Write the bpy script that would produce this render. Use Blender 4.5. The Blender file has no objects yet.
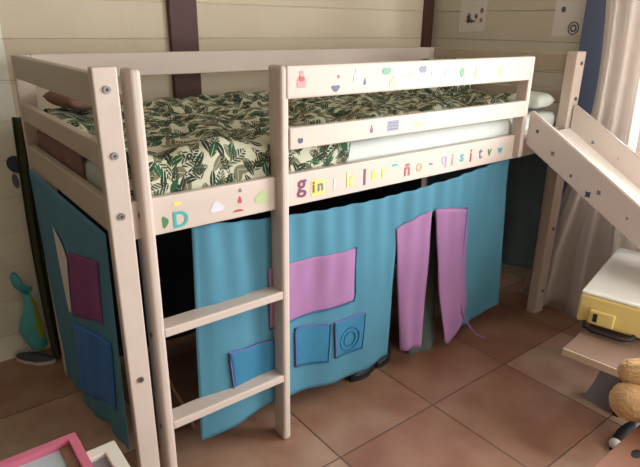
import bpy, bmesh, math, random
from mathutils import Vector, Matrix, noise
random.seed(7)
scn = bpy.context.scene
COL = scn.collection
PI = math.pi

# ------------------------------------------------------------------ materials
def hexc(r, g, b):
    f = lambda c: ((c/255)/12.92 if c/255 <= .04045 else ((c/255+.055)/1.055)**2.4)
    return (f(r), f(g), f(b), 1)

def mat(name, rgb, rough=.6, var=.12, scale=8, bump=0, bscale=60, stretch=(1,1,1), metal=0, spec=.4, trans=0):
    m = bpy.data.materials.new(name); m.use_nodes = True
    nt = m.node_tree; n = nt.nodes; l = nt.links
    b = n['Principled BSDF']
    b.inputs['Roughness'].default_value = rough
    b.inputs['Metallic'].default_value = metal
    b.inputs['Specular IOR Level'].default_value = spec
    tc = n.new('ShaderNodeTexCoord'); mp = n.new('ShaderNodeMapping')
    mp.inputs['Scale'].default_value = stretch
    l.new(tc.outputs['Object'], mp.inputs['Vector'])
    no = n.new('ShaderNodeTexNoise'); no.inputs['Scale'].default_value = scale
    no.inputs['Detail'].default_value = 5
    l.new(mp.outputs[0], no.inputs['Vector'])
    c = hexc(*rgb)
    mx = n.new('ShaderNodeMix'); mx.data_type = 'RGBA'
    mx.inputs[6].default_value = tuple(v*(1-var) for v in c[:3])+(1,)
    mx.inputs[7].default_value = tuple(min(1, v*(1+var)) for v in c[:3])+(1,)
    l.new(no.outputs['Fac'], mx.inputs[0])
    l.new(mx.outputs[2], b.inputs['Base Color'])
    if bump:
        nb = n.new('ShaderNodeTexNoise'); nb.inputs['Scale'].default_value = bscale
        nb.inputs['Detail'].default_value = 4
        l.new(mp.outputs[0], nb.inputs['Vector'])
        bp = n.new('ShaderNodeBump'); bp.inputs['Strength'].default_value = bump
        bp.inputs['Distance'].default_value = .004
        l.new(nb.outputs['Fac'], bp.inputs['Height']); l.new(bp.outputs[0], b.inputs['Normal'])
    if trans:
        tr = n.new('ShaderNodeBsdfTranslucent'); l.new(mx.outputs[2], tr.inputs['Color'])
        ms = n.new('ShaderNodeMixShader'); ms.inputs[0].default_value = trans
        l.new(b.outputs[0], ms.inputs[1]); l.new(tr.outputs[0], ms.inputs[2])
        l.new(ms.outputs[0], n['Material Output'].inputs['Surface'])
    return m

M = {}
M['wood'] = mat('pale_wood', (200,185,174), .5, .10, 7, .15, 30, (1,1,1))
M['woodx'] = mat('pale_wood_rail', (200,185,174), .5, .12, 9, .15, 30, (.12,1,1))
M['woody'] = mat('shaded_wood_end', (180,166,148), .5, .12, 9, .15, 30, (1,.12,1))  # end boards tinted darker, the weaker light on them put into the colour
M['screw'] = mat('bolt_metal', (120,118,116), .35, .1, 40, metal=.7)
M['screwhole'] = mat('bolt_socket', (40,38,36), .5)
M['wall'] = mat('cream_wall', (214,202,178), .75, .10, 2.2, .3, 40)
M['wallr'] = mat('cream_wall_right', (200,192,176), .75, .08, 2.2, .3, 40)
M['wallwhite'] = mat('white_wall', (240,240,230), .75, .07, 2.5, .3, 40)
M['unseenwall'] = mat('unseen_brown_wall', (96,80,68), .75, .08, 2.5, .3, 40)  # for the unseen left wall, made dark brown to cut bounced light
M['underbed_dark'] = mat('underbed_black', (26,26,32), .95, .2, 10)
M['brown'] = mat('brown_post', (84,52,46), .55, .15, 12, .2, 30, (1,1,.2))
M['ceil'] = mat('ceiling_white', (205,198,180), .9, .05)
M['curtain_shade'] = mat('blue_curtain_shadow', (92,104,130), .6, .08)
M['mattress'] = mat('white_sheet', (200,206,200), .85, .04, 10, .3, 50)
M['teal'] = mat('blue_tent_fabric', (74,130,152), .85, .08, 6, .25, 500)
M['tealdark'] = mat('dark_teal_fabric', (104,130,144), .85, .3, 8, .25, 300)
M['tealdk'] = mat('blue_tent_trim', (30,96,140), .8, .1)
M['pocket'] = mat('blue_pocket_fabric', (50,118,152), .8, .12, 14, .2, 300)
M['royal'] = mat('royal_pocket_fabric', (44,112,190), .6, .2, 30, .2, 200)
M['purple'] = mat('lilac_piping', (112,98,170), .7)
M['pink'] = mat('pink_tent_fabric', (156,112,156), .85, .08, 9, .25, 500)
M['plum'] = mat('plum_tent_window', (128,64,120), .85, .1, 9)
M['curtain'] = mat('cream_curtain', (230,222,216), .9, .05, 8, .2, 400, trans=.28)
M['slide'] = mat('slide_board', (214,202,194), .4, .06, 7, .1, 30)
M['slidetop'] = mat('slide_surface', (236,228,220), .3, .04, 7)
M['yellow'] = mat('yellow_plastic', (226,206,130), .45, .05, 10)
M['glare_top'] = mat('white_glare', (250,250,246), .35, .01)
M['black'] = mat('black_plastic', (30,32,36), .5, .1)
M['dkgrey'] = mat('dark_grey_mat', (74,80,92), .7, .1)
M['bench'] = mat('brown_bench_top', (140,114,100), .5, .12, 10, .1, 40, (.3,1,1))
M['litedge'] = mat('lit_bench_edge', (206,188,166), .6, .08, 20)
M['bluegrey'] = mat('blue_grey_foot', (138,142,150), .6, .1)
M['stool'] = mat('terracotta_wood', (150,104,84), .5, .15, 12, .1, 40, (.3,1,1))
M['fur'] = mat('tan_fur', (220,180,134), .95, .22, 60, 1.0, 260)
M['pinkframe'] = mat('pink_frame', (206,112,138), .45, .06, 12)
M['whiteframe'] = mat('white_frame', (222,218,208), .5, .05, 12)
M['framebrown'] = mat('brown_backing', (150,112,96), .6, .08)
M['mirror'] = mat('pale_blue_panel', (186,202,212), .25, .08, 4)
M['greypanel'] = mat('grey_panel', (132,136,142), .4, .05)
M['darkgreen'] = mat('dark_green_strip', (66,74,50), .9, .25, 10, .3, 60)
M['greycloth'] = mat('dark_teal_cloth', (84,98,90), .9, .25, 10, .3, 60)
M['blackshoe'] = mat('black_shoe', (34,33,36), .5, .2)
M['rubber'] = mat('white_rubber', (210,208,200), .6)
M['tail'] = mat('turquoise_plush', (92,192,200), .6, .15, 20)
M['tailyel'] = mat('lime_plush', (170,184,70), .6, .15, 20)
M['brownpink'] = mat('brown_pink_cotton', (132,98,86), .9, .12, 10, .2, 60)
M['paper'] = mat('poster_paper', (216,210,206), .8, .03)
M['ink'] = mat('ink_grey', (96,92,108), .8)
M['inkred'] = mat('ink_mauve', (156,110,116), .8)
M['rod'] = mat('rod_metal', (120,110,100), .4, metal=.6)
M['base'] = mat('slat_wood', (190,165,130), .6)
M['tan'] = mat('tan_stick', (150,116,84), .6)
for k, c in dict(teal=(60,170,165), green=(60,130,80), pgreen=(176,192,140), red=(186,70,78), pink=(222,140,146), mauve=(120,60,90),
                 grey=(120,118,130), yellow=(222,208,110), navy=(66,74,100), orange=(222,160,120), lilac=(170,160,190), pale=(206,206,214), brown=(120,84,60)).items():
    M['s_'+k] = mat('sticker_'+k, c, .35, .12, 60)

def grad_split(m): return m

def leaf_mat():
    m = bpy.data.materials.new('leaf_print_cotton'); m.use_nodes = True
    nt = m.node_tree; n = nt.nodes; l = nt.links; b = n['Principled BSDF']
    b.inputs['Roughness'].default_value = .9; b.inputs['Specular IOR Level'].default_value = .2
    uv = n.new('ShaderNodeUVMap'); uv.uv_map = 'UVMap'
    def math_(op, a, c=None, v=None):
        q = n.new('ShaderNodeMath'); q.operation = op
        l.new(a, q.inputs[0])
        if c is not None: l.new(c, q.inputs[1])
        if v is not None: q.inputs[1].default_value = v
        return q.outputs[0]
    base = None
    cur = None
    for i, (sc, col, ax, ay, off) in enumerate([(19, (112,110,88), .52, .26, 3.3), (15, (62,76,58), .52, .24, 0.0), (18, (44,56,46), .5, .16, 7.1), (14, (40,52,40), .5, .15, 21.1), (20, (42,84,58), .42, .2, 11.7)]):
        mp = n.new('ShaderNodeMapping'); mp.inputs['Scale'].default_value = (sc, sc, 1); mp.inputs['Location'].default_value = (off, off*.7, 0)
        l.new(uv.outputs[0], mp.inputs['Vector'])
        vo = n.new('ShaderNodeTexVoronoi'); vo.voronoi_dimensions = '2D'; vo.feature = 'F1'; vo.inputs['Scale'].default_value = 1
        l.new(mp.outputs[0], vo.inputs['Vector'])
        sb = n.new('ShaderNodeVectorMath'); sb.operation = 'SUBTRACT'
        l.new(mp.outputs[0], sb.inputs[0]); l.new(vo.outputs['Position'], sb.inputs[1])
        sx = n.new('ShaderNodeSeparateColor'); l.new(vo.outputs['Color'], sx.inputs[0])
        ang = math_('MULTIPLY', sx.outputs[0], v=6.283)
        ro = n.new('ShaderNodeVectorRotate'); ro.rotation_type = 'Z_AXIS'
        l.new(sb.outputs[0], ro.inputs['Vector']); l.new(ang, ro.inputs['Angle'])
        sp = n.new('ShaderNodeSeparateXYZ'); l.new(ro.outputs[0], sp.inputs[0])
        X, Y = sp.outputs[0], sp.outputs[1]
        # leaf: |y| < ay*(1-(x/ax)^2), split by a pale midrib and side veins
        q = math_('DIVIDE', X, v=ax); q = math_('MULTIPLY', q, q)
        q1 = n.new('ShaderNodeMath'); q1.operation = 'SUBTRACT'; q1.inputs[0].default_value = 1; l.new(q, q1.inputs[1])
        w = math_('MULTIPLY', q1.outputs[0], v=ay)
        ab = math_('ABSOLUTE', Y)
        inside = math_('LESS_THAN', ab, w)
        rib = math_('GREATER_THAN', ab, v=.014)
        s_ = math_('ADD', math_('MULTIPLY', X, v=40), math_('MULTIPLY', ab, v=-40))
        vein = math_('GREATER_THAN', math_('SINE', s_), v=-.55)
        if i % 2: inside = math_('MULTIPLY', inside, vein)
        inside = math_('MULTIPLY', inside, rib)
        if i == 4: inside = math_('MULTIPLY', inside, math_('GREATER_THAN', sx.outputs[1], v=.6))
        mx = n.new('ShaderNodeMix'); mx.data_type = 'RGBA'
        l.new(inside, mx.inputs[0])
        if cur is None: mx.inputs[6].default_value = hexc(188, 188, 166)
        else: l.new(cur, mx.inputs[6])
        mx.inputs[7].default_value = hexc(*col)
        cur = mx.outputs[2]
    l.new(cur, b.inputs['Base Color'])
    return m
M['leaf'] = leaf_mat()

def floor_mat():
    m = bpy.data.materials.new('terracotta_tiles'); m.use_nodes = True
    nt = m.node_tree; n = nt.nodes; l = nt.links; b = n['Principled BSDF']
    tc = n.new('ShaderNodeTexCoord'); mp = n.new('ShaderNodeMapping')
    mp.inputs['Location'].default_value = (-.60/.46, .175/.445, 0); mp.inputs['Scale'].default_value = (1/.46, 1/.445, 1)
    l.new(tc.outputs['Object'], mp.inputs['Vector'])
    br = n.new('ShaderNodeTexBrick'); br.offset = 0; br.squash = 1
    br.inputs['Scale'].default_value = 1; br.inputs['Brick Width'].default_value = 1; br.inputs['Row Height'].default_value = 1
    br.inputs['Mortar Size'].default_value = .008; br.inputs['Mortar Smooth'].default_value = .3; br.inputs['Bias'].default_value = 0
    br.inputs['Color1'].default_value = hexc(152, 116, 98); br.inputs['Color2'].default_value = hexc(186, 164, 146)
    br.inputs['Mortar'].default_value = hexc(108, 86, 74)
    l.new(mp.outputs[0], br.inputs['Vector'])
    no = n.new('ShaderNodeTexNoise'); no.inputs['Scale'].default_value = 5; no.inputs['Detail'].default_value = 6
    l.new(tc.outputs['Object'], no.inputs['Vector'])
    rp = n.new('ShaderNodeValToRGB'); rp.color_ramp.elements[0].position = .35; rp.color_ramp.elements[0].color = hexc(222, 190, 176)
    rp.color_ramp.elements[1].position = .65; rp.color_ramp.elements[1].color = hexc(255, 250, 240)
    l.new(no.outputs['Fac'], rp.inputs[0])
    mx = n.new('ShaderNodeMix'); mx.data_type = 'RGBA'; mx.blend_type = 'MULTIPLY'; mx.inputs[0].default_value = .9
    l.new(br.outputs['Color'], mx.inputs[6]); l.new(rp.outputs[0], mx.inputs[7])
    l.new(mx.outputs[2], b.inputs['Base Color'])
    b.inputs['Roughness'].default_value = .34; b.inputs['Specular IOR Level'].default_value = .7
    iv = n.new('ShaderNodeMath'); iv.operation = 'SUBTRACT'; iv.inputs[0].default_value = 1; l.new(br.outputs['Fac'], iv.inputs[1])
    bp = n.new('ShaderNodeBump'); bp.inputs['Distance'].default_value = .003; bp.inputs['Strength'].default_value = .5
    l.new(iv.outputs[0], bp.inputs['Height']); l.new(bp.outputs[0], b.inputs['Normal'])
    return m
M['floor'] = floor_mat()

# ------------------------------------------------------------------ helpers
def thing(name, label, cat, loc=(0,0,0), group=None):
    o = bpy.data.objects.new(name, None); COL.objects.link(o)
    o.location = loc; o.empty_display_size = .05
    o['label'] = label; o['category'] = cat
    if group: o['group'] = group
    o['_loc'] = tuple(loc)
    return o
ORG = {}
def obj(name, bm, m, parent=None, smooth=False, org=None):
    """bm is in world coordinates; the mesh is stored relative to its thing's base"""
    if parent is not None: base = ORG[parent]
    else: base = Vector(org) if org is not None else Vector((0,0,0))
    bmesh.ops.recalc_face_normals(bm, faces=bm.faces[:])
    me = bpy.data.meshes.new(name)
    bm.transform(Matrix.Translation(-base)); bm.to_mesh(me); bm.free()
    o = bpy.data.objects.new(name, me); COL.objects.link(o)
    for mm in (m if isinstance(m, (list, tuple)) else [m]): me.materials.append(mm)
    if smooth:
        for p in me.polygons: p.use_smooth = True
    if parent is not None: o.parent = parent
    else: o.location = base
    ORG[o] = base
    return o
def T(name, label, cat, loc=(0,0,0), group=None):
    o = thing(name, label, cat, loc, group); ORG[o] = Vector(loc); del o['_loc']; return o
def tag(o, label, cat, group=None):
    o['label'] = label; o['category'] = cat
    if group: o['group'] = group
    return o
def struct(name, bm, m, **k):
    o = obj(name, bm, m, **k); o['kind'] = 'structure'; return o

def box(bm, x0, x1, y0, y1, z0, z1, bev=0, seg=2, mat4=None, mi=0):
    g = bmesh.ops.create_cube(bm, size=1)
    vs = g['verts']
    for v in vs:
        v.co = Vector(((x0+x1)/2+v.co.x*(x1-x0), (y0+y1)/2+v.co.y*(y1-y0), (z0+z1)/2+v.co.z*(z1-z0)))
    es = list({e for v in vs for e in v.link_edges})
    if bev:
        r = bmesh.ops.bevel(bm, geom=es, offset=bev, segments=seg, profile=.5, affect='EDGES')
        vs = list({v for f in r['faces'] for v in f.verts} | {v for v in vs if v.is_valid})
    if mat4 is not None:
        for v in vs: v.co = mat4 @ v.co
    for f in {f for v in vs for f in v.link_faces}: f.material_index = mi
    return vs
def B(*a, **k):
    bm = bmesh.new(); box(bm, *a, **k); return bm
def tube(bm, pts, r, n=10, caps=True, rs=None):
    pts = [Vector(p) for p in pts]; rings = []
    up = Vector((0,0,1))
    for i, p in enumerate(pts):
        d = (pts[min(i+1, len(pts)-1)]-pts[max(i-1, 0)]).normalized()
        a = d.cross(up); a = a.normalized() if a.length > 1e-3 else d.cross(Vector((1,0,0))).normalized()
        b = d.cross(a).normalized()
        rr = rs[i] if rs else r
        rings.append([bm.verts.new(p+rr*(math.cos(2*PI*k/n)*a+math.sin(2*PI*k/n)*b)) for k in range(n)])
    for i in range(len(rings)-1):
        for k in range(n):
            bm.faces.new((rings[i][k], rings[i][(k+1) % n], rings[i+1][(k+1) % n], rings[i+1][k]))
    if caps: bm.faces.new(rings[0][::-1]); bm.faces.new(rings[-1])
def cyl(bm, c, axis, r, h, n=20):
    c = Vector(c); a = Vector(axis).normalized(); tube(bm, [c-a*h/2, c+a*h/2], r, n)
def blob(bm, c, s, rot=None, sub=3, amp=0, fr=3, seed=0):
    g = bmesh.ops.create_icosphere(bm, subdivisions=sub, radius=1)
    for v in g['verts']:
        p = v.co.copy()
        if amp: p *= 1+amp*noise.noise(p*fr+Vector((seed, seed, seed)))
        p = Vector((p.x*s[0], p.y*s[1], p.z*s[2]))
        if rot: p = rot @ p
        v.co = p+Vector(c)
    return g['verts']
def grid(bm, nu, nv, fn, keep=None, uvf=None):
    V = [[bm.verts.new(fn(u/nu, v/nv)) for v in range(nv+1)] for u in range(nu+1)]
    lay = bm.loops.layers.uv.get('UVMap') or bm.loops.layers.uv.new('UVMap')
    for u in range(nu):
        for v in range(nv):
            if keep and not keep((u+.5)/nu, (v+.5)/nv): continue
            f = bm.faces.new((V[u][v], V[u+1][v], V[u+1][v+1], V[u][v+1]))
            if uvf:
                for lp, (a, b) in zip(f.loops, ((u, v), (u+1, v), (u+1, v+1), (u, v+1))): lp[lay].uv = uvf(a/nu, b/nv)
def solid(o, t=.002, off=0):
    s = o.modifiers.new('thick', 'SOLIDIFY'); s.thickness = t; s.offset = off; return o
def prism(bm, poly, fn, d):
    """poly in (a,b); fn(a,b,h)->world; extruded by h from 0 to d"""
    A = [bm.verts.new(fn(a, b, 0)) for a, b in poly]; Bv = [bm.verts.new(fn(a, b, d)) for a, b in poly]
    n = len(poly)
    bm.faces.new(A); bm.faces.new(Bv[::-1])
    for i in range(n): bm.faces.new((A[i], Bv[i], Bv[(i+1) % n], A[(i+1) % n]))

# ------------------------------------------------------------------ the room
XL, XR, YF, YB, H = -3.0, 2.35, -2.7, 1.12, 2.4
struct('floor', B(XL-.1, XR+.1, YF-.1, YB+.1, -.1, 0), M['floor'])
struct('ceiling', B(XL-.1, XR+.1, YF-.1, YB+.1, H, H+.1), M['ceil'])
COURSE, Z0, G = .147, .26-.147*2, .0035
def grooved(bm, a0, a1, z0, z1, fn):
    """wall skin of horizontal courses with narrow recessed joints; fn(a, depth, z)"""
    prof = [(z0, 0)]
    k = 0
    while Z0+COURSE*k < z1:
        z = Z0+COURSE*k
        if z > z0+.01 and z < z1-.01: prof += [(z-G, 0), (z-.001, .005), (z+.001, .005), (z+G, 0)]
        k += 1
    prof.append((z1, 0))
    poly = [(z, d) for z, d in prof]+[(z1, .1), (z0, .1)]
    A = [bm.verts.new(fn(a0, d, z)) for z, d in poly]; C = [bm.verts.new(fn(a1, d, z)) for z, d in poly]
    n = len(poly)
    bm.faces.new(A); bm.faces.new(C[::-1])
    for i in range(n): bm.faces.new((A[i], C[i], C[(i+1) % n], A[(i+1) % n]))
bm = bmesh.new(); grooved(bm, XL, XR+.1, 0, H, lambda a, d, z: Vector((a, YB+d, z))); 
for f in bm.faces:
    pass
bw = struct('wall_back', bm, M['wall'])
bm = bmesh.new(); grooved(bm, XL, .03, 0, H, lambda a, d, z: Vector((a, YB-.002+min(d, .006), z))); struct('wall_back', bm, M['wallwhite'])
bm = bmesh.new(); grooved(bm, YF, YB, 0, H, lambda a, d, z: Vector((XL-d, a, z))); struct('wall_left', bm, M['unseenwall'])
# right wall with window opening y -1.9..0.05, z .12..2.12
WY0, WY1, WZ0, WZ1 = -2.1, -.10, .66, 2.12
DYS = -.98
bm = bmesh.new()
f = lambda a, d, z: Vector((XR+d, a, z))
grooved(bm, WY1, YB, 0, H, f); grooved(bm, YF, WY0, 0, H, f)
grooved(bm, WY0, WY1, WZ1, H, f); grooved(bm, DYS, WY1, 0, WZ0, f)
struct('wall_right', bm, M['wallr'])
# front wall (behind the camera) with a doorway x -.3..1.5
DX0, DX1, DZ = 1.0, 2.15, 2.15
bm = bmesh.new()
f = lambda a, d, z: Vector((a, YF-d, z))
grooved(bm, XL, DX0, 0, H, f); grooved(bm, DX1, XR+.1, 0, H, f); grooved(bm, DX0, DX1, DZ, H, f)
struct('wall_front', bm, M['wall'])
bm = bmesh.new()
for (y0, y1, z0, z1) in ((WY0, WY0+.06, WZ0, WZ1), (WY1-.06, WY1, WZ0, WZ1), (WY0, WY1, WZ1-.06, WZ1), (DYS, WY1, WZ0, WZ0+.06), (-.98, -.92, WZ0, WZ1)):
    box(bm, XR+.03, XR+.08, y0, y1, z0, z1)
struct('window_1', bm, M['whiteframe'])
bm = bmesh.new()
for (y0, y1, z0, z1) in ((WY0, WY0+.06, 0, WZ0), (DYS-.06, DYS, 0, WZ0), (WY0, DYS, 0, .05)): box(bm, XR+.03, XR+.08, y0, y1, z0, z1)
struct('door_1', bm, M['whiteframe'])
struct('trim_1', B(XR-.025, XR+.0, -.08, .165, 0, 2.2, bev=.003), M['curtain_shade'])  # added blue strip, the curtain's shadow on the wall put into colour
# brown uprights of the panel wall
for i, (a, b) in enumerate(((.672, .80), (2.262, 2.33), (-.92, -.80))):
    struct('trim_%d' % (i+2), B(a, b, YB-.028, YB, 0, H, bev=.003), M['brown'])

# ------------------------------------------------------------------ bunk bed
HB, LB, WB = 1.25, 2.094, .867
bed = T('loft_bed', 'pale whitewashed wooden low loft bed with ladder, guard boards and letter stickers', 'bed', (0,0,0))
def screw(x, y, z, par, ax=(0,1,0)):
    bm = bmesh.new(); cyl(bm, (x, y, z), ax, .0085, .004, 18)
    o = obj('bolt', bm, M['screw'], par)
    o['label'] = 'grey metal bolt head'
    bm = bmesh.new(); cyl(bm, (x-ax[0]*.0016, y-ax[1]*.0016, z), ax, .0038, .0036, 6)
    return o, bm
PT = .028
def post(x0, x1, y0, y1, side):
    p = obj('corner_post', B(x0, x1, y0, y1, 0, HB+(.012 if side == 0 else -.002), bev=.004), M['wood'], bed)
    return p
pfl = post(0, .057, 0, PT, 0); pfr = post(LB-.072, LB, 0, .05, 0)
pbl = post(0, .057, WB-PT, WB, 1); pbr = post(LB-.057, LB, WB-PT, WB, 1)
for p, xc in ((pfl, .029), (pfr, LB-.030)):
    for z in (1.213, 1.063, .915, .45, .12):
        bm = bmesh.new(); cyl(bm, (xc, -.001, z), (0,1,0), .0088, .005, 18)
        # ring with darker socket as one bolt mesh
        n0 = len(bm.faces); cyl(bm, (xc, -.0036, z), (0,1,0), .0036, .001, 6)
        for f in bm.faces[n0:] if hasattr(bm.faces, '__getitem__') and False else []: pass
        bm.faces.ensure_lookup_table()
        for f in bm.faces[n0:]: f.material_index = 1
        obj('bolt', bm, [M['screw'], M['screwhole']], p)
for x0, x1 in ((.002, .026), (LB-.026, LB-.002)):
    for z0, z1 in ((1.173, 1.249), (1.034, 1.092), (.872, .952)):
        obj('end_rail', B(x0, x1, PT, WB-PT, z0, z1, bev=.004), M['woody'], bed)
# long boards
back = obj('back_rail', B(.057, LB-.057, WB-.026, WB-.002, 1.165, 1.249, bev=.004), M['woodx'], bed)
obj('side_rail', B(.057, LB-.057, WB-.03, WB-.004, .84, .937, bev=.004), M['woodx'], bed)
side = obj('side_rail', B(.028, LB-.028, .03, .054, .836, .937, bev=.004), M['woodx'], bed)
guard = obj('guard_rail', B(.512, 1.6815, -.003, .021, 1.160, 1.25, bev=.006), M['woodx'], bed)
guard2 = obj('guard_rail', B(.523, 1.682, -.002, .021, 1.017, 1.080, bev=.004), M['woodx'], bed)
obj('guard_post', B(1.682, 1.709, 0, .052, .846, 1.25, bev=.006), M['wood'], bed)
# ladder
def upright(x0, x1):
    return obj('ladder_upright', B(x0, x1, 0, .068, 0, 1.25 if x0 > .3 else 1.255, bev=.010, seg=3), M['wood'], bed)
u1 = upright(.082, .111); u2 = upright(.495, .524)
for z in (.575, .268):
    obj('ladder_rung', B(.108, .498, .002, .064, z-.027, z, bev=.004), M['woodx'], bed)
for z in (.555, .25, .9):
    bm = bmesh.new(); cyl(bm, (.0815, .03, z), (1,0,0), .007, .004, 14); obj('bolt', bm, M['screw'], u1)
bm = bmesh.new()
for k in range(14):
    x = .10+k*.145; box(bm, x, x+.08, .056, WB-.032, .86, .876)
obj('slat_base', bm, M['base'], bed)

# stickers on the boards
def onrail(y): return lambda a, b, h: Vector((a, y-h, b))
def sticker(par, y, x, z, w, h, kind, m):
    poly = []
    n = 22
    for k in range(n):
        t = 2*PI*k/n; r = 1
        if kind == 'flower': r = .72+.28*math.cos(5*t)
        elif kind == 'butterfly': r = .45+.55*abs(math.cos(t))**.7*(1 if math.sin(t) > 0 else .75)
        elif kind == 'heart': r = .75+.25*abs(math.cos(t))-.3*(1 if abs(math.sin(t)-1) < .1 else 0)
        elif kind == 'star': r = 1 if k % 2 else .6
        elif kind == 'blob': r = .85+.15*math.sin(3*t+x*9)
        poly.append((x+w/2*r*math.cos(t), z+h/2*r*math.sin(t)))
    if kind == 'rect': poly = [(x-w/2, z-h/2), (x+w/2, z-h/2), (x+w/2, z+h/2), (x-w/2, z+h/2)]
    if kind == 'bottle': poly = [(x-w/2, z-h/2), (x+w/2, z-h/2), (x+w/2, z), (x+w/5, z+h*.2), (x+w/5, z+h/2), (x-w/5, z+h/2), (x-w/5, z+h*.2), (x-w/2, z)]
    bm = bmesh.new(); prism(bm, poly, onrail(y-.0003), .0008)
    return obj('sticker', bm, m, par)
def letter(par, y, x, z, ch, size, m, name='letter_sticker'):
    cu = bpy.data.curves.new('txt', 'FONT'); cu.body = ch; cu.size = size; cu.extrude = .0005; cu.offset = .0012
    cu.align_x = 'CENTER'; cu.align_y = 'CENTER'
    t = bpy.data.objects.new('txt', cu); COL.objects.link(t)
    bpy.context.view_layer.update()
    me = bpy.data.meshes.new_from_object(t.evaluated_get(bpy.context.evaluated_depsgraph_get()))
    bpy.data.objects.remove(t)
    bm = bmesh.new(); bm.from_mesh(me); bpy.data.meshes.remove(me)
    xs = [v.co.x for v in bm.verts]; ys = [v.co.y for v in bm.verts]
    cx, cy = (min(xs)+max(xs))/2, (min(ys)+max(ys))/2
    for v in bm.verts: v.co = Vector((x+v.co.x-cx, y-.0010+v.co.z, z+v.co.y-cy))
    return obj(name, bm, m, par)
Y1 = .03
sticker(side, Y1, .148, .868, .020, .036, 'blob', M['s_green'])
letter(side, Y1, .192, .868, 'D', .062, M['s_teal'])
sticker(side, Y1, .185, .912, .03, .012, 'blob', M['s_yellow'])
sticker(side, Y1, .300, .880, .05, .034, 'blob', M['s_pale'])
sticker(side, Y1, .372, .888, .014, .024, 'blob', M['s_red']); sticker(side, Y1, .374, .916, .012, .014, 'blob', M['s_grey']); sticker(side, Y1, .366, .858, .04, .008, 'blob', M['s_red'])
sticker(side, Y1, .445, .882, .052, .046, 'blob', M['s_pgreen'])
letter(side, Y1, .588, .886, 'g', .078, M['s_mauve'])
sticker(side, Y1, .650, .880, .052, .05, 'rect', M['s_yellow'])
letter(side, Y1-.001, .633, .884, 'i', .052, M['s_brown']); letter(side, Y1-.001, .660, .880, 'n', .05, M['s_grey'])
letter(side, Y1, .716, .882, 'i', .05, M['s_pale'])
letter(side, Y1, .785, .886, 'k', .07, M['s_yellow'])
letter(side, Y1, .846, .884, 'l', .078, M['s_mauve'])
letter(side, Y1, .890, .884, 'a', .062, M['s_yellow']); letter(side, Y1, .936, .884, 'r', .062, M['s_yellow'])
sticker(side, Y1, .985, .905, .036, .010, 'blob', M['s_teal'])
letter(side, Y1, 1.048, .880, 'ñ', .066, M['s_red'])
letter(side, Y1, 1.110, .880, 'o', .062, M['s_orange'])
letter(side, Y1, 1.172, .884, '-', .06, M['s_grey'])
letter(side, Y1, 1.245, .880, 'q', .064, M['s_lilac'])
letter(side, Y1, 1.292, .884, 'i', .064, M['s_pink'])
letter(side, Y1, 1.348, .884, 's', .06, M['s_teal'])
letter(side, Y1, 1.402, .886, 'i', .074, M['s_red'])
letter(side, Y1, 1.462, .886, 't', .066, M['s_grey'])
letter(side, Y1, 1.520, .884, 'v', .056, M['s_green'])
letter(side, Y1, 1.590, .884, 'w', .044, M['s_teal'])
Y2 = -.003
for x, z, w, h, k, m in ((.563, 1.212, .030, .045, 'bottle', 's_pink'), (.563, 1.214, .018, .02, 'heart', 's_red'), (.686, 1.182, .036, .022, 'blob', 's_navy'), (.696, 1.214, .010, .012, 'blob', 's_red'),
                         (.765, 1.214, .022, .040, 'bottle', 's_pale'), (.800, 1.196, .010, .020, 'bottle', 's_navy'), (.890, 1.222, .042, .034, 'butterfly', 's_green'), (.922, 1.190, .034, .034, 'bottle', 's_orange'),
                         (1.00, 1.208, .030, .012, 'blob', 's_yellow'), (1.056, 1.222, .038, .034, 'butterfly', 's_navy'), (1.108, 1.208, .022, .022, 'heart', 's_pink'), (1.180, 1.204, .036, .042, 'butterfly', 's_pink'),
                         (1.258, 1.204, .024, .050, 'butterfly', 's_green'), (1.335, 1.204, .016, .046, 'bottle', 's_orange'), (1.480, 1.202, .044, .044, 'star', 's_pgreen')):
    sticker(guard, Y2-(.001 if k == 'heart' and m == 's_red' else 0), x, z, w, h, k, M[m])
for x, z, w, h, k, m in ((.560, 1.042, .018, .022, 'heart', 's_navy'), (.838, 1.048, .012, .024, 'bottle', 's_mauve'), (.934, 1.050, .050, .034, 'rect', 's_grey'), (1.054, 1.044, .05, .020, 'blob', 's_yellow'),
                         (1.30, 1.05, .016, .012, 'blob', 's_pale')):
    sticker(guard2, -.002, x, z, w, h, k, M[m])
for k in range(3): sticker(guard2, -.003, .934, 1.040+.010*k, .038, .003, 'rect', M['s_navy'])

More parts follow.
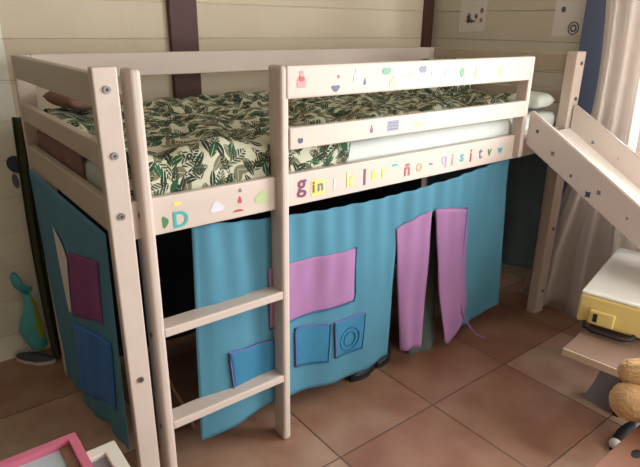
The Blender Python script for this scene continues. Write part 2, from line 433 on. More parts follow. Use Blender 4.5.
# ------------------------------------------------------------------ bedding
mt = tag(obj('mattress', B(.04, 2.055, .062, .835, .878, 1.0, bev=.03, seg=4), M['mattress'], smooth=True, org=(1.05, .45, .878)),
         'white-sheeted mattress lying on the slats of the loft bed', 'mattress')
def duvet_top(x, y):
    z = 1.040+.024*noise.noise(Vector((x*3.2, y*4.0, 1.3)))+.034*noise.noise(Vector((x*8, y*7, 4.1)))+.010*noise.noise(Vector((x*19, y*16, 2.1)))
    z += .010*abs(noise.noise(Vector((x*6+y*9, y*5-x*4, 9.2))))
    z += .030*max(0, min(1, (y-.45)/.3))
    return z
def duvet_pt(u, v):
    x = .045+u*1.99
    if x < .62: L = .775+.125
    elif x < 1.15: t = (x-.62)/.53; t = t*t*(3-2*t); L = .90-t*.21
    else: L = .69+.02*math.sin(x*9)
    s = v*L
    y = .832-s
    R_ = .045
    lim = .775-R_
    if s <= lim: z = duvet_top(x, y)
    else:
        yb = .832-lim; zt = duvet_top(x, yb); q = s-lim; arc = R_*PI/2
        if q < arc:
            a = q/R_; y = yb-R_*math.sin(a)*.98; z = zt-R_*(1-math.cos(a))
        else: y = yb-R_*.98; z = zt-R_-(q-arc)
        y += .003*math.sin(x*40)
        y = max(y, .0575)
    # thin puffy end of the duvet where it lies on the mattress
    if x > .8:
        e = max(0, 1-(L-s)/.06)
        z = z*(1-e)+1.008*e
        z = max(z, 1.006)
    ex = max(0, 1-(2.035-x)/.05)
    z = z*(1-ex*.8)+1.01*ex*.8 if s <= lim else z
    return Vector((x, y, z))
bm = bmesh.new(); grid(bm, 170, 80, duvet_pt, uvf=lambda u, v: (u*1.99, v*.9))
dv = tag(solid(obj('duvet', bm, M['leaf'], smooth=True, org=(1.05, .45, 1.0)), .004, 1),
         'crumpled green and white leaf-print duvet spread over the mattress', 'duvet')
bm = bmesh.new()
grid(bm, 30, 12, lambda u, v: Vector((.0345+.002*math.sin(u*20), .30+.51*u, (1.025-.02*u)*(1-v)+.90*v)))
tag(solid(obj('blanket', bm, M['brownpink'], smooth=True, org=(.034, .55, .9)), .004), 'brown blanket edge tucked over the mattress end behind the left rails', 'blanket')
def pillow(name, c, sx, sy, sz, rot, m, label):
    bm = bmesh.new()
    R_ = Matrix.Rotation(rot[2], 3, 'Z') @ Matrix.Rotation(rot[1], 3, 'Y') @ Matrix.Rotation(rot[0], 3, 'X')
    for s in (1, -1):
        def fn(u, v, s=s):
            a, b = u*2-1, v*2-1
            t = max(0, (1-abs(a)**3.2))**.55*max(0, (1-abs(b)**3.2))**.55
            pin = 1-.06*(a*a*b*b)
            p = Vector((a*sx*pin, b*sy*pin, s*sz*t*(1+.15*noise.noise(Vector((a*2, b*2, s*3))))))
            return R_ @ p+Vector(c)
        grid(bm, 20, 20, fn, uvf=lambda u, v: (u*sx*2, v*sy*2))
    bmesh.ops.remove_doubles(bm, verts=bm.verts[:], dist=.0005)
    return tag(obj(name, bm, m, smooth=True, org=c), label, 'pillow')
pillow('pillow', (1.90, .60, 1.098), .17, .115, .045, (math.radians(75), 0, math.radians(-8)), M['leaf'], 'leaf-print pillow propped up at the far end of the bed')
pillow('pillow', (1.955, .15, 1.050), .085, .085, .034, (0, 0, .12), M['mattress'], 'plain white pillow lying on the bed beside the slide opening')
pillow('pillow', (.165, .67, 1.118), .10, .13, .032, (0, 0, .1), M['brownpink'], 'brownish pink pillow at the ladder end of the bed')

# ------------------------------------------------------------------ play tent under the bed
tent = T('play_tent', 'blue play tent curtain with pink door flaps hanging under the loft bed', 'play tent', (1.0, .06, 0))
def ztop(x): return .826-.042*math.sin(max(0, min(1, (x-.3)/1.3))*PI)**.8
def zbot(x):
    pts = [(.22, .10), (.47, .135), (.73, .10), (.91, .094), (1.10, .103), (1.45, .09), (1.56, .073), (1.78, .13)]
    for (a, za), (b, zb) in zip(pts, pts[1:]):
        if x <= b: return za+(zb-za)*max(0, (x-a)/(b-a))
    return .13
def front_y(x, z):
    t = max(0, (.83-z))/.75
    return .058+.010*t*math.sin(x*13)+.003*(.6+t)*math.sin(x*31+.8)+.0045*math.sin(x*75+z*3)*max(0, 1-t*1.5)+.005*noise.noise(Vector((x*7, z*5, 0)))
X0, X1, D0, D1 = .235, 1.700, 1.05, 1.447
def fx(x, w):  # right edge flares towards the hem
    return x+(.075*w if x > 1.6 else 0)*(x-1.447)/.25 - (.02*w if x < .3 else 0)
bm = bmesh.new()
xs = [X0+(D0-X0)*i/72 for i in range(72)]+[D0+(D1-D0)*i/36 for i in range(36)]+[D1+(X1-D1)*i/22 for i in range(23)]
ZD = .655
def dtop(x):  # slightly bowed door head
    if not (D0 <= x <= D1): return ZD
    s = (x-D0)/(D1-D0); return .640+.035*math.sin(s*PI)
rows = 44; hr = 10
V = []
for x in xs:
    col_ = []
    zt, zd, zb = ztop(x), dtop(x), zbot(x)
    for r in range(rows+1):
        z = zt+(zd-zt)*r/hr if r <= hr else zd+(zb-zd)*(r-hr)/(rows-hr)
        w = (zt-z)/(zt-zb)
        X = fx(x, w)
        col_.append(bm.verts.new((X, front_y(x, z), z)))
    V.append(col_)
for i in range(len(xs)-1):
    xm = (xs[i]+xs[i+1])/2
    for r in range(rows):
        if D0 < xm < D1 and r >= hr: continue
        bm.faces.new((V[i][r], V[i+1][r], V[i+1][r+1], V[i][r+1]))
fp = solid(obj('front_panel', bm, M['teal'], tent, smooth=True), .0016)
def patch(name, m, par, P, off, nu=24, nv=24, wav=0):
    """cloth patch on the front panel; P = 4 corners (x,z) TL TR BR BL"""
    bm = bmesh.new()
    def fn(u, v):
        a = [P[0][k]*(1-u)+P[1][k]*u for k in (0,1)]; b = [P[3][k]*(1-u)+P[2][k]*u for k in (0,1)]
        x, z = a[0]*(1-v)+b[0]*v, a[1]*(1-v)+b[1]*v
        return Vector((x, front_y(x, z)-off-wav*(.5+.5*math.sin(u*22+v*2))*math.sin(v*PI)**.5, z))
    grid(bm, nu, nv, fn)
    return solid(obj(name, bm, m, par, smooth=True), .0014)
def piping(par, pts, r, m, off=.004, name='piping'):
    bm = bmesh.new(); P = []
    for (a, b) in zip(pts, pts[1:]):
        for k in range(8):
            x = a[0]+(b[0]-a[0])*k/8; z = a[1]+(b[1]-a[1])*k/8; P.append((x, front_y(x, z)-off, z))
    P.append((pts[-1][0], front_y(*pts[-1])-off, pts[-1][1]))
    tube(bm, P, r, 6); return obj(name, bm, m, par, smooth=True)
win = patch('tent_window', M['pink'], fp, [(.478,.640), (.842,.622), (.838,.420), (.478,.425)], .004, wav=.004)
piping(win, [(.845,.626), (.842,.55), (.846,.44), (.838,.416)], .0028, M['tealdk'], .006)
piping(win, [(.838,.416), (.72,.420), (.60,.424), (.478,.424)], .0026, M['tealdk'], .006)
for P in ([(.32,.40), (.535,.375), (.530,.20), (.335,.215)], [(.583,.388), (.728,.366), (.722,.205), (.588,.232)], [(.745,.362), (.895,.355), (.885,.205), (.755,.21)]):
    pk = patch('tent_pocket', M['pocket'], fp, P, .005, 14, 14)
    piping(pk, [P[3], P[0], P[1]], .0024, M['purple'], .008)
    piping(pk, [P[1], P[2], P[3]], .0016, M['tealdk'], .007)
# quilted round motif on the right pocket
bm = bmesh.new()
for R_ in (.028, .046):
    tube(bm, [(.82+R_*math.cos(t*PI/12), front_y(.82, .27)-.009, .27+R_*math.sin(t*PI/12)) for t in range(25)], .0016, 6, caps=False)
obj('stitching', bm, M['tealdk'], fp)
def flap(top, bot, zt, zb, off, seed, shape=None):
    bm = bmesh.new()
    def fn(u, v):
        x = (top[0]*(1-u)+top[1]*u)*(1-v)+(bot[0]*(1-u)+bot[1]*u)*v
        z0 = dtop(min(max(x, D0), D1))+.012
        z = z0*(1-v)+(zb[0]*(1-u)+zb[1]*u)*v
        if shape: x, z = shape(u, v, x, z)
        y = front_y(x, z)-off-.008*math.sin(u*9+seed)*v-.012*v*math.sin(u*PI)
        return Vector((x, y, z))
    grid(bm, 18, 30, fn)
    return solid(obj('door_flap', bm, M['pink'], tent, smooth=True), .0014)
flap((1.042, 1.232), (1.110, 1.232), .66, (.105, .085), .005, 0)
def rsh(u, v, x, z):
    k = max(0, v-.55)/.45
    return x, z+(.14*k*abs(u-.35)**1.2)
def rsh2(u, v, x, z):
    b = math.sin(v*PI*.9)
    return x-.01*b*(1-u), z+.19*max(0, v-.6)/.4*abs(u-.30)**1.1
flap((1.252, 1.450), (1.365, 1.535), .66, (.015, .06), .007, 2.0, rsh2)
bm = bmesh.new(); tube(bm, [(1.462, .05, .24), (1.475, .035, .17), (1.50, .03, .12), (1.55, .010, .05), (1.60, -.01, .02)], .0035, 6); obj('tie_ribbon', bm, M['pink'], tent, smooth=True)
piping(tent, [(1.448,.66), (1.452,.5), (1.46,.34), (1.462,.24)], .004, M['purple'], .006, 'door_edging')
# end panels
def end_panel(X, y0, y1, sgn, name, m='teal'):
    bm = bmesh.new()
    def fn(u, v):
        y = y0+(y1-y0)*u; zt = (.868 if sgn < 0 else .90); zb = .21-.11*u; y -= .07*u*v
        z = zt*(1-v)+zb*v
        return Vector((X+sgn*(.006*math.sin(y*22)*v+.004*(1+math.sin(y*47+1))*v+.02*v*math.sin(u*PI)), y, z))
    grid(bm, 50, 40, fn); return solid(obj(name, bm, M[m], tent, smooth=True), .0016)
ep = end_panel(-.005, .032, .850, -1, 'left_panel')
def endpatch(name, m, P, par, off, sgn=-1, X=-.005):
    bm = bmesh.new()
    def fn(u, v):
        a = [P[0][k]*(1-u)+P[1][k]*u for k in (0,1)]; b = [P[3][k]*(1-u)+P[2][k]*u for k in (0,1)]
        y, z = a[0]*(1-v)+b[0]*v, a[1]*(1-v)+b[1]*v
        vv = (.868-z)/.73; uu = (y-.032)/.836
        return Vector((X+sgn*(.006*math.sin(y*22)*vv+.004*(1+math.sin(y*47+1))*vv+.02*vv*math.sin(uu*PI)+off), y, z))
    grid(bm, 16, 16, fn); return solid(obj(name, m=m, bm=bm, parent=par, smooth=True), .0014)
endpatch('tent_window', M['plum'], [(.40,.70), (.115,.765), (.13,.575), (.44,.47)], ep, .004)
endpatch('window_flap', M['paper'], [(.56,.735), (.42,.67), (.46,.47), (.50,.45)], ep, .006)
endpatch('tent_pocket', M['royal'], [(.46,.44), (.08,.54), (.10,.31), (.46,.18)], ep, .005)
end_panel(LB-.04, .075, .825, 1, 'right_panel', 'tealdark')

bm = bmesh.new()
grid(bm, 60, 10, lambda u, v: Vector((.07+1.95*u, .815+.008*math.sin(u*50), .84*(1-v)+.03)))  # added black sheet standing in for the shade under the bed
solid(obj('underbed_shade_panel', bm, M['underbed_dark'], tent, smooth=True), .0016)['label'] = 'added black panel for the dark under the bed'
# dark things half seen under the tent
def lump(name, c, s, m, label, cat, seed=0, amp=.3, rot=None, group=None):
    bm = bmesh.new(); blob(bm, c, s, rot, 4, amp, 1.8, seed)
    for v in bm.verts: v.co.z = max(v.co.z, .001)
    return tag(obj(name, bm, m, smooth=True, org=(c[0], c[1], 0)), label, cat, group)
bm = bmesh.new()
def clothfn(u, v):
    a = u*2*PI; r = .05+.03*v+.012*math.sin(a*5+v*2)
    return Vector((1.33+r*1.1*math.cos(a), .15+r*.6*math.sin(a), .60*(1-v)+.002))
grid(bm, 60, 24, clothfn); 
tag(obj('hanging_piece', bm, M['greycloth'], smooth=True, org=(1.31, .20, 0)), 'dark grey-green bundled cloth seen through the tent door', 'cloth')

def shoe(name, c, ang, L, m, sole, label, cat='shoe', h=.05, group=None, toe=None):
    t = T(name, label, cat, c, group)
    R_ = Matrix.Rotation(ang, 3, 'Z')
    W_ = L*.36
    def outline(s, k=1):
        out = []
        for i in range(28):
            a = 2*PI*i/28; x = math.cos(a)*L/2; w = W_/2*(1 if x > 0 else .82)*(1-.10*math.cos(2*a))
            out.append((x*k, math.sin(a)*w*k))
        return out
    bm = bmesh.new()
    prism(bm, outline(0), lambda a, b, h_: Vector(c)+R_ @ Vector((a, b, h_+.001)), .014)
    obj('sole', bm, sole, t)
    bm = bmesh.new()
    prev = None
    levels = [(0, .97), (.25, .97), (.5, .9), (.75, .72), (.95, .45), (1, .2)]
    rings = []
    for q, k in levels:
        ring = []
        for (a, b) in outline(0, k):
            hh = h*(1-.35*max(0, a/(L/2)))
            ring.append(bm.verts.new(Vector(c)+R_ @ Vector((a-(.12*L*q), b, .0151+q*hh))))
        rings.append(ring)
    for r0, r1 in zip(rings, rings[1:]):
        for i in range(28): bm.faces.new((r0[i], r0[(i+1) % 28], r1[(i+1) % 28], r1[i]))
    bm.faces.new(rings[0][::-1]); bm.faces.new(rings[-1])
    obj('upper', bm, m, t, smooth=True)
    if toe:
        bm = bmesh.new(); blob(bm, Vector(c)+R_ @ Vector((L*.36, 0, .022)), (L*.13, W_*.40, .020), R_, 3); obj('toe_cap', bm, toe, t, smooth=True)
    return t
shoe('shoe', (.985, .14, 0), 3.3, .17, M['blackshoe'], M['blackshoe'], 'black shoe poking out under the blue tent hem, left one', group='black shoes under the tent')
shoe('shoe', (1.125, .17, 0), 3.6, .17, M['blackshoe'], M['blackshoe'], 'black shoe under the tent, next to the pink left door flap', group='black shoes under the tent')
bm = bmesh.new(); tube(bm, [(.17, .20, .30), (.20, .21, .22), (.235, .22, .13), (.27, .24, .012)], .006, 8)
tag(obj('stick', bm, M['tan'], smooth=True, org=(.27, .24, 0)), 'thin tan stick leaning in the dark behind the ladder', 'stick')

# ------------------------------------------------------------------ slide
sl = T('slide', 'pale wooden slide running down from the end of the loft bed', 'slide', (1.9, -.8, 0))
K = .585
def sboard(x0, x1):
    poly = [(-.004, .900), (-.004, 1.035), (-.012, 1.040), (-(1.045)/K+.02, .012), (-(1.045)/K+.02, 0.001), (-.900/K, .001)]
    bm = bmesh.new(); prism(bm, poly, lambda a, b, h: Vector((x0+h, a, b)), x1-x0)
    bmesh.ops.bevel(bm, geom=bm.edges[:], offset=.004, segments=2, affect='EDGES')
    return bm
s1 = obj('side_board', sboard(1.715, 1.735), M['slide'], sl)
s2 = obj('side_board', sboard(2.050, 2.070), M['slide'], sl)
bm = bmesh.new()
prism(bm, [(-.005, .935), (-.005, .923), (-.923/K+.01, .003), (-.935/K+.01, .003)], lambda a, b, h: Vector((1.735+h, a, b)), .315)
obj('slide_surface', bm, M['slidetop'], sl)
def slst(x, d, y, up, w, m, par):
    # sticker on a slide board's outer face (faces -x)
    bm = bmesh.new(); z = 1.02-K*(-y)-up
    prism(bm, [(y+w*math.cos(t*PI/4)*(1 if t % 2 else .5), z+w*math.sin(t*PI/4)*(1 if t % 2 else .6)) for t in range(8)], lambda a, b, h: Vector((x-.0003-h, a, b)), .0008)
    obj('sticker', bm, m, par)
for y, up, w, m in ((-.05, .03, .010, 's_navy'), (-.13, .06, .012, 's_grey'), (-.22, .08, .008, 's_navy'), (-.30, .09, .016, 's_navy'), (-.34, .05, .012, 's_grey'), (-.46, .05, .007, 's_grey')):
    slst(1.715, 0, y, up, w, M[m], s1)
for y, up, w, m in ((-.12, .06, .010, 's_grey'), (-.24, .04, .007, 's_orange')):
    slst(2.050, 0, y, up, w, M[m], s2)
bm = bmesh.new()
prism(bm, [(1.79+.02*math.cos(t*PI/6)*(1 if t % 2 else .6), -.03-.025*math.sin(t*PI/6)*(1 if t % 2 else .6)) for t in range(12)], lambda a, b, h: Vector((a, b, .9355+K*b+.003+h)), .0008)
obj('sticker', bm, M['s_green'], sl)

# ------------------------------------------------------------------ curtains
bm = bmesh.new(); tube(bm, [(2.21, .14, 2.2), (2.21, -2.1, 2.2)], .012, 12)
rod = T('curtain_rod', 'metal rod above the window carrying the cream curtains', 'curtain rod', (2.21, -1, 2.2))
obj('rod', bm, M['rod'], rod)
for y in (.12, -2.05): obj('bracket', B(2.205, 2.349, y-.01, y+.01, 2.19, 2.21), M['rod'], rod)
def curtain(label, yt, yb, seed, n, dl=0, dip=0):
    bm = bmesh.new()
    def fn(u, v):
        ph = u*n*2*PI+seed
        w_ = v**3; y = (yt[0]*(1-u)+yt[1]*u)*(1-w_)+(yb[0]*(1-u)+yb[1]*u)*w_-dl*(1-u)*min(1, max(0, (v-.33)/.25))-dip*(1-u)*max(0, math.sin(PI*min(1, max(0, (v-.30)/.56))))
        amp = .020+.018*v
        x = 2.205+amp*math.sin(ph)+.012*math.sin(ph*.37+v*3+seed)-.045*v**1.5
        y += .012*math.sin(ph*2+1)*v+.02*v*noise.noise(Vector((u*3, v*2, seed)))
        return Vector((x, y, 2.188*(1-v)+.012*v))
    grid(bm, 110, 36, fn)
    o = solid(obj('curtain', bm, M['curtain'], smooth=True, org=(2.2, (yt[0]+yt[1])/2, 0)), .0015)
    return tag(o, label, 'curtain', 'cream window curtains')
curtain('cream curtain nearest the room corner, hanging beside the painted blue shadow', (.02, -.190), (.16, -.30), 0.5, 2.6, 0, .065)
curtain('cream curtain at the right edge, beyond the bright window gap', (-.200, -.60), (-.30, -.72), 1.9, 3.2, .010)

# ------------------------------------------------------------------ drawings pinned to the wall
def drawing(y0, y1, z0, z1, marks, label, skew=.01):
    p = T('drawing', label, 'drawing', (XR-.001, (y0+y1)/2, z0), 'drawings taped to the right wall')
    bm = bmesh.new(); prism(bm, [(y0, z0), (y1, z0+skew), (y1, z1), (y0, z1)], lambda a, b, h: Vector((XR-.0005-h, a, b)), .001)
    sh = obj('paper_sheet', bm, M['paper'], p)
    for (y, z, w, h_, k, m) in marks:
        bm = bmesh.new(); poly = []
        for t in range(18):
            a = 2*PI*t/18; r = {'ring':1, 'star':(1 if t % 2 else .5), 'dot':1}[k]
            poly.append((y+w*r*math.cos(a), z+h_*r*math.sin(a)))
        if k == 'ring':
            tube(bm, [(XR-.0025, a, b) for a, b in poly+poly[:1]], .003, 6, caps=False); tube(bm, [(XR-.0025, y+(a-y)*.5, z+(b-z)*.5) for a, b in poly+poly[:1]], .004, 6, caps=False)
        else: prism(bm, poly, lambda a, b, h: Vector((XR-.0016-h, a, b)), .0006)
        obj('ink_mark', bm, m, sh)
drawing(.915, .735, 1.325, 1.62, [(.85, 1.40, .02, .035, 'star', M['ink']), (.835, 1.385, .045, .012, 'star', M['ink']), (.80, 1.41, .010, .014, 'dot', M['ink']), (.765, 1.44, .012, .014, 'dot', M['inkred']), (.765, 1.39, .014, .016, 'star', M['inkred'])],
        'white child drawing with dark scribble on the wall, nearer the room corner')
drawing(.33, .170, 1.315, 1.62, [(.22, 1.355, .026, .028, 'ring', M['ink']), (.285, 1.44, .012, .014, 'dot', M['ink'])],
        'white drawing with round scribble on the wall beside the painted blue shadow')

# butterfly decal on the left of the back wall
bd = T('wall_decal', 'dark blue butterfly decal on the cream wall at the left', 'wall decal', (-.03, YB, .78))
for (x, z, w, h_, m, a) in ((-.020, .828, .030, .036, 's_navy', .5), (-.030, .762, .012, .030, 's_grey', .1), (.004, .768, .016, .032, 's_navy', -.1), (-.012, .795, .026, .008, 's_pale', 0)):
    bm = bmesh.new(); prism(bm, [(x+w*math.cos(t*PI/10)*math.cos(a)-h_*math.sin(t*PI/10)*math.sin(a), z+w*math.cos(t*PI/10)*math.sin(a)+h_*math.sin(t*PI/10)*math.cos(a)) for t in range(20)], lambda p, q, h: Vector((p+.018, YB-.0024-h, q)), .001)
    obj('wing', bm, M[m], bd)

# dark green strip between bed and wall
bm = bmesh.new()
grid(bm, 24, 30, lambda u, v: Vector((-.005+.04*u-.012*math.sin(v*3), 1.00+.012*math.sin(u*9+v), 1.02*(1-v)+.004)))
tag(solid(obj('hanging_piece', bm, M['darkgreen'], smooth=True, org=(.02, 1.0, 0)), .003), 'dark green strip hanging behind the left back bed post', 'cloth')

# mermaid-tail toy leaning on the wall
mt_ = T('plush_tail', 'turquoise and lime fish-tail plush toy standing against the cream wall', 'toy', (-.06, 1.05, 0))
prof = [(-.045, .056, .040), (-.056, .10, .050), (-.066, .15, .055), (-.060, .20, .045), (-.052, .25, .030), (-.056, .29, .020), (-.066, .32, .016)]
bm = bmesh.new(); rings = []
for (x, z, r) in [(-.045, .044, .022)]+[(a, b, c*.8) for a, b, c in prof]:
    rings.append([bm.verts.new((x+r*math.cos(a*PI/8), 1.055+r*.55*math.sin(a*PI/8), z)) for a in range(16)])
for r0, r1 in zip(rings, rings[1:]):
    for i in range(16): bm.faces.new((r0[i], r0[(i+1) % 16], r1[(i+1) % 16], r1[i]))
bm.faces.new(rings[0][::-1]); bm.faces.new(rings[-1])
for f in bm.faces:
    if f.calc_center_median().x > -.045 and f.calc_center_median().z > .09: f.material_index = 1
obj('tail_body', bm, [M['tail'], M['tailyel']], mt_, smooth=True)
bm = bmesh.new()
prism(bm, [(-.058, .30), (-.075, .315), (-.100, .355), (-.104, .395), (-.090, .415), (-.074, .395), (-.066, .355), (-.052, .335), (-.034, .338), (-.030, .325), (-.050, .305)], lambda a, b, h: Vector((a, 1.047+h, b)), .016)
bmesh.ops.bevel(bm, geom=bm.edges[:], offset=.003, segments=2, affect='EDGES')
obj('tail_fin', bm, M['tail'], mt_, smooth=True)
shoe('slipper', (-.07, 1.035, 0), -.75, .17, M['dkgrey'], M['rubber'], 'dark grey slipper with pale sole on the floor below the fish-tail toy', 'slipper', .022)

# ------------------------------------------------------------------ frames in the lower left corner
def frame(name, x0, x1, y0, y1, z0, w, d, mf, mp_, label, inner=None):
    t = T(name, label, 'picture frame', ((x0+x1)/2, (y0+y1)/2, z0), None)
    bm = bmesh.new()
    O = [(x0, y0), (x1, y0), (x1, y1), (x0, y1)]; I = [(x0+w, y0+w), (x1-w, y0+w), (x1-w, y1-w), (x0+w, y1-w)]
    vo = [[bm.verts.new((a, b, z)) for a, b in O] for z in (z0, z0+d)]; vi = [[bm.verts.new((a, b, z)) for a, b in I] for z in (z0, z0+d)]
    for k in range(4):
        j = (k+1) % 4
        bm.faces.new((vo[0][k], vo[0][j], vo[1][j], vo[1][k])); bm.faces.new((vi[0][k], vi[1][k], vi[1][j], vi[0][j]))
        bm.faces.new((vo[1][k], vo[1][j], vi[1][j], vi[1][k])); bm.faces.new((vo[0][k], vi[0][k], vi[0][j], vo[0][j]))
    bmesh.ops.bevel(bm, geom=bm.edges[:], offset=.0015, segments=2, affect='EDGES')
    obj('frame_moulding', bm, mf, t)
    obj('picture_panel', B(x0+w-.004, x1-w+.004, y0+w-.004, y1-w+.004, z0+.002, z0+.006), mp_, t)
    if inner:
        obj('mount_strip', B(x1-w-.022, x1-w-.0005, y0+w, y1-w-.0005, z0+.0062, z0+.010), inner, t)
    return t
ZF = .405
frame('picture_frame', -.455, -.094, -.50, -.135, ZF-.018, .031, .018, M['whiteframe'], M['greypanel'], 'white frame with grey panel underneath the pink frame')
frame('picture_frame', -.520, -.166, -.42, -.080, ZF+.0005, .021, .024, M['pinkframe'], M['mirror'], 'pink frame with pale blue panel, on top of the white frame', M['framebrown'])
bx = T('storage_box', 'low wooden box under the two frames at the lower left', 'box', (-.33, -.33, 0))
obj('box_body', B(-.43, -.23, -.46, -.24, .001, ZF-.03, bev=.004), M['bench'], bx)
obj('lid', B(-.435, -.225, -.465, -.235, ZF-.0295, ZF-.0185, bev=.003), M['bench'], bx)

# ------------------------------------------------------------------ bench with yellow case
def rotm(ang, piv): return Matrix.Translation(Vector(piv)) @ Matrix.Rotation(ang, 4, 'Z') @ Matrix.Translation(-Vector(piv))
RM = rotm(math.radians(7), (1.356, -.485, 0))
bench = T('low_bench', 'low bench with brown top and edge painted pale as if lit, under the yellow case', 'bench', (1.68, -.6, 0))
obj('bench_top', B(1.356, 2.02, -.77, -.485, .275, .300, bev=.003, mat4=RM), M['bench'], bench)
obj('lit_edge_strip', B(1.350, 1.3555, -.77, -.487, .272, .299, bev=.001, mat4=RM), M['litedge'], bench)  # pale colour stands in for light falling on the bench edge
for x in (1.56, 1.92):
    bm = bmesh.new(); prism(bm, [(-.735, .001), (-.525, .001), (-.555, .10), (-.59, .274), (-.68, .274), (-.705, .10)], lambda a, b, h, x=x: RM @ Vector((x+h, a, b)), .05)
    obj('leg', bm, M['bluegrey'], bench)
obj('strut', B(1.535, 1.558, -.665, -.645, .001, .274, mat4=RM), M['black'], bench)
tag(obj('folded_mat', B(1.60, 1.92, -.73, -.47, .3005, .3245, bev=.008, mat4=RM), M['dkgrey'], org=(1.7, -.6, .3)), 'dark grey folded mat between bench and yellow case', 'mat')
RC = rotm(math.radians(13), (1.525, -.425, 0))
case = T('tool_case', 'yellow plastic case with top painted white as glare, lying on the low bench', 'case', (1.75, -.56, .325))
obj('case_body', B(1.53, 2.10, -.66, -.43, .325, .438, bev=.010, seg=3, mat4=RC), M['yellow'], case)
obj('lid', B(1.533, 2.097, -.657, -.433, .4385, .450, bev=.004, mat4=RC), M['glare_top'], case)  # case top coloured white to stand in for glare
lt = obj('latch', B(1.512, 1.529, -.560, -.475, .338, .392, bev=.004, mat4=RC), M['yellow'], case)
obj('latch_button', B(1.508, 1.5118, -.505, -.490, .350, .382, bev=.001, mat4=RC), M['black'], lt)
bm = bmesh.new()
tube(bm, [RC @ Vector(p) for p in ((1.527, -.462, .332), (1.505, -.470, .324), (1.495, -.50, .320), (1.495, -.60, .320), (1.505, -.62, .324), (1.527, -.63, .332))], .008, 10)
obj('handle', bm, M['black'], case, smooth=True)

# ------------------------------------------------------------------ stool, bear and shoe at the lower right
st = T('stool', 'terracotta-coloured wooden stool in the lower right corner', 'stool', (1.1, -1.0, 0))
bm = bmesh.new()
def holefn(): pass
box(bm, .80, 1.335, -1.14, -.834, .268, .292, bev=.004)
obj('seat', bm, M['stool'], st)
for x in (.84, 1.29):
    for y in (-.89, -1.10):
        bm = bmesh.new(); tube(bm, [(x, y, .001), (x, y, .267)], .018, 12, rs=[.014, .018]); obj('leg', bm, M['stool'], st, smooth=True)
bm = bmesh.new(); blob(bm, (1.03, -.885, .2925), (.022, .012, .0012), None, 3); hh = obj('hand_hole', bm, M['blackshoe'], st); 
def fluff(bm, a=.0022):
    bmesh.ops.recalc_face_normals(bm, faces=bm.faces[:])
    for v in bm.verts: v.co += v.normal*a*(noise.noise(v.co*150)*1.3+noise.noise(v.co*320))
def limb(name, a, b, r0, r1):
    bm = bmesh.new(); a = Vector(a); b = Vector(b); d = (b-a); L = d.length; q = d.to_track_quat('Z', 'Y')
    g = bmesh.ops.create_icosphere(bm, subdivisions=5, radius=1)
    for v in g['verts']:
        r = r0+(r1-r0)*(v.co.z*.5+.5); z = v.co.z*r+(L if v.co.z > 0 else 0)
        v.co = q @ Vector((v.co.x*r, v.co.y*r, z))+a
    bm.normal_update(); fluff(bm)
    for v in bm.verts: v.co.z = max(v.co.z, .2935)
    return obj(name, bm, M['fur'], bear, smooth=True)
bear = T('teddy_bear', 'fluffy tan teddy bear sitting on the terracotta stool at the right edge', 'teddy bear', (1.22, -.93, .293))
bm = bmesh.new()
blob(bm, (1.235, -.93, .39), (.085, .075, .095), None, 5, .08, 3, 1)
for v in bm.verts: v.co.z = max(v.co.z, .297)
bm.normal_update(); fluff(bm)
body = obj('body', bm, M['fur'], bear, smooth=True)
bm = bmesh.new(); blob(bm, (1.215, -.94, .53), (.075, .068, .068), None, 4, .06, 3, 2); hd = obj('head', bm, M['fur'], bear, smooth=True)
for dy in (-.055, .055):
    bm = bmesh.new(); blob(bm, (1.225, -.94+dy, .592), (.014, .026, .026), None, 3, .05, 3, 4); obj('ear', bm, M['fur'], hd, smooth=True)
bm = bmesh.new(); blob(bm, (1.150, -.94, .515), (.034, .030, .026), None, 3); mz = obj('muzzle', bm, M['fur'], hd, smooth=True)
bm = bmesh.new(); blob(bm, (1.118, -.94, .522), (.008, .011, .008), None, 2); obj('nose', bm, M['black'], hd, smooth=True)
for dy in (-.026, .026):
    bm = bmesh.new(); blob(bm, (1.150, -.94+dy, .548), (.007, .007, .007), None, 2); obj('eye', bm, M['black'], hd, smooth=True)
for (a, b, r0, r1) in (((1.20, -.885, .345), (1.125, -.800, .350), .050, .058), ((1.20, -.975, .345), (1.10, -1.0, .345), .050, .052)):
    limb('leg', a, b, r0, r1)
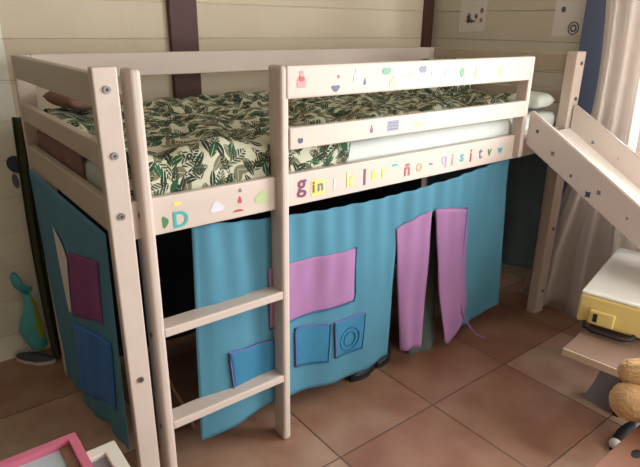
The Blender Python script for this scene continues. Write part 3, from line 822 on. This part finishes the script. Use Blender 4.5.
for (a, b, r0, r1) in (((1.225, -.865, .45), (1.165, -.775, .418), .036, .042), ((1.22, -1.0, .45), (1.15, -1.02, .41), .036, .038)):
    limb('arm', a, b, r0, r1)
shoe('sneaker', (1.44, -.72, 0), PI*.98, .17, M['blackshoe'], M['blackshoe'], 'black sneaker with a white toe cap on the floor beside the bear', 'shoe', .06, toe=M['rubber'])

bear.location.x += .035
# ------------------------------------------------------------------ camera
cam = bpy.data.cameras.new('camera'); co = bpy.data.objects.new('camera', cam); COL.objects.link(co)
R_ = Vector((0.78950522, -0.6135985, 0.01335629)); U_ = Vector((0.20497954, 0.28413067, 0.93661793)); F_ = Vector((0.57850229, 0.73672698, -0.35009779))
mw = Matrix((R_, U_, -F_)).transposed().to_4x4(); mw.translation = Vector((-.3809, -1.29777, 1.3549))
co.matrix_world = mw
cam.sensor_width = 36; cam.lens = 558.6156/640*36; cam.clip_start = .02
scn.camera = co

# ------------------------------------------------------------------ light
w = bpy.data.worlds.new('world'); scn.world = w; w.use_nodes = True
bg = w.node_tree.nodes['Background']; bg.inputs[0].default_value = (.80, .90, 1, 1); bg.inputs[1].default_value = 1.2
def area(name, loc, rot, sx, sy, power, col):
    a = bpy.data.lights.new(name, 'AREA'); a.shape = 'RECTANGLE'; a.size = sx; a.size_y = sy; a.energy = power; a.color = col
    o = bpy.data.objects.new(name, a); COL.objects.link(o); o.location = loc; o.rotation_euler = rot; return o
# daylight entering through the window and through the doorway behind the camera
area('window_daylight', (XR+.35, (WY0+WY1)/2, 1.55), (0, math.radians(90), 0), 1.7, 2.3, 165, (.97, .98, 1))
area('glass_door_daylight', (XR+.3, (WY0+DYS)/2, .62), (0, math.radians(90), 0), 1.1, 1.0, 38, (.98, .98, 1))
area('doorway_daylight', ((DX0+DX1)/2, YF-.3, 1.1), (math.radians(90), 0, 0), 1.2, 2.1, 40, (1, .98, .97))
vs = scn.view_settings
vs.view_transform = 'Standard'; vs.look = 'None'; vs.gamma = 1; vs.exposure = 0; vs.use_curve_mapping = False
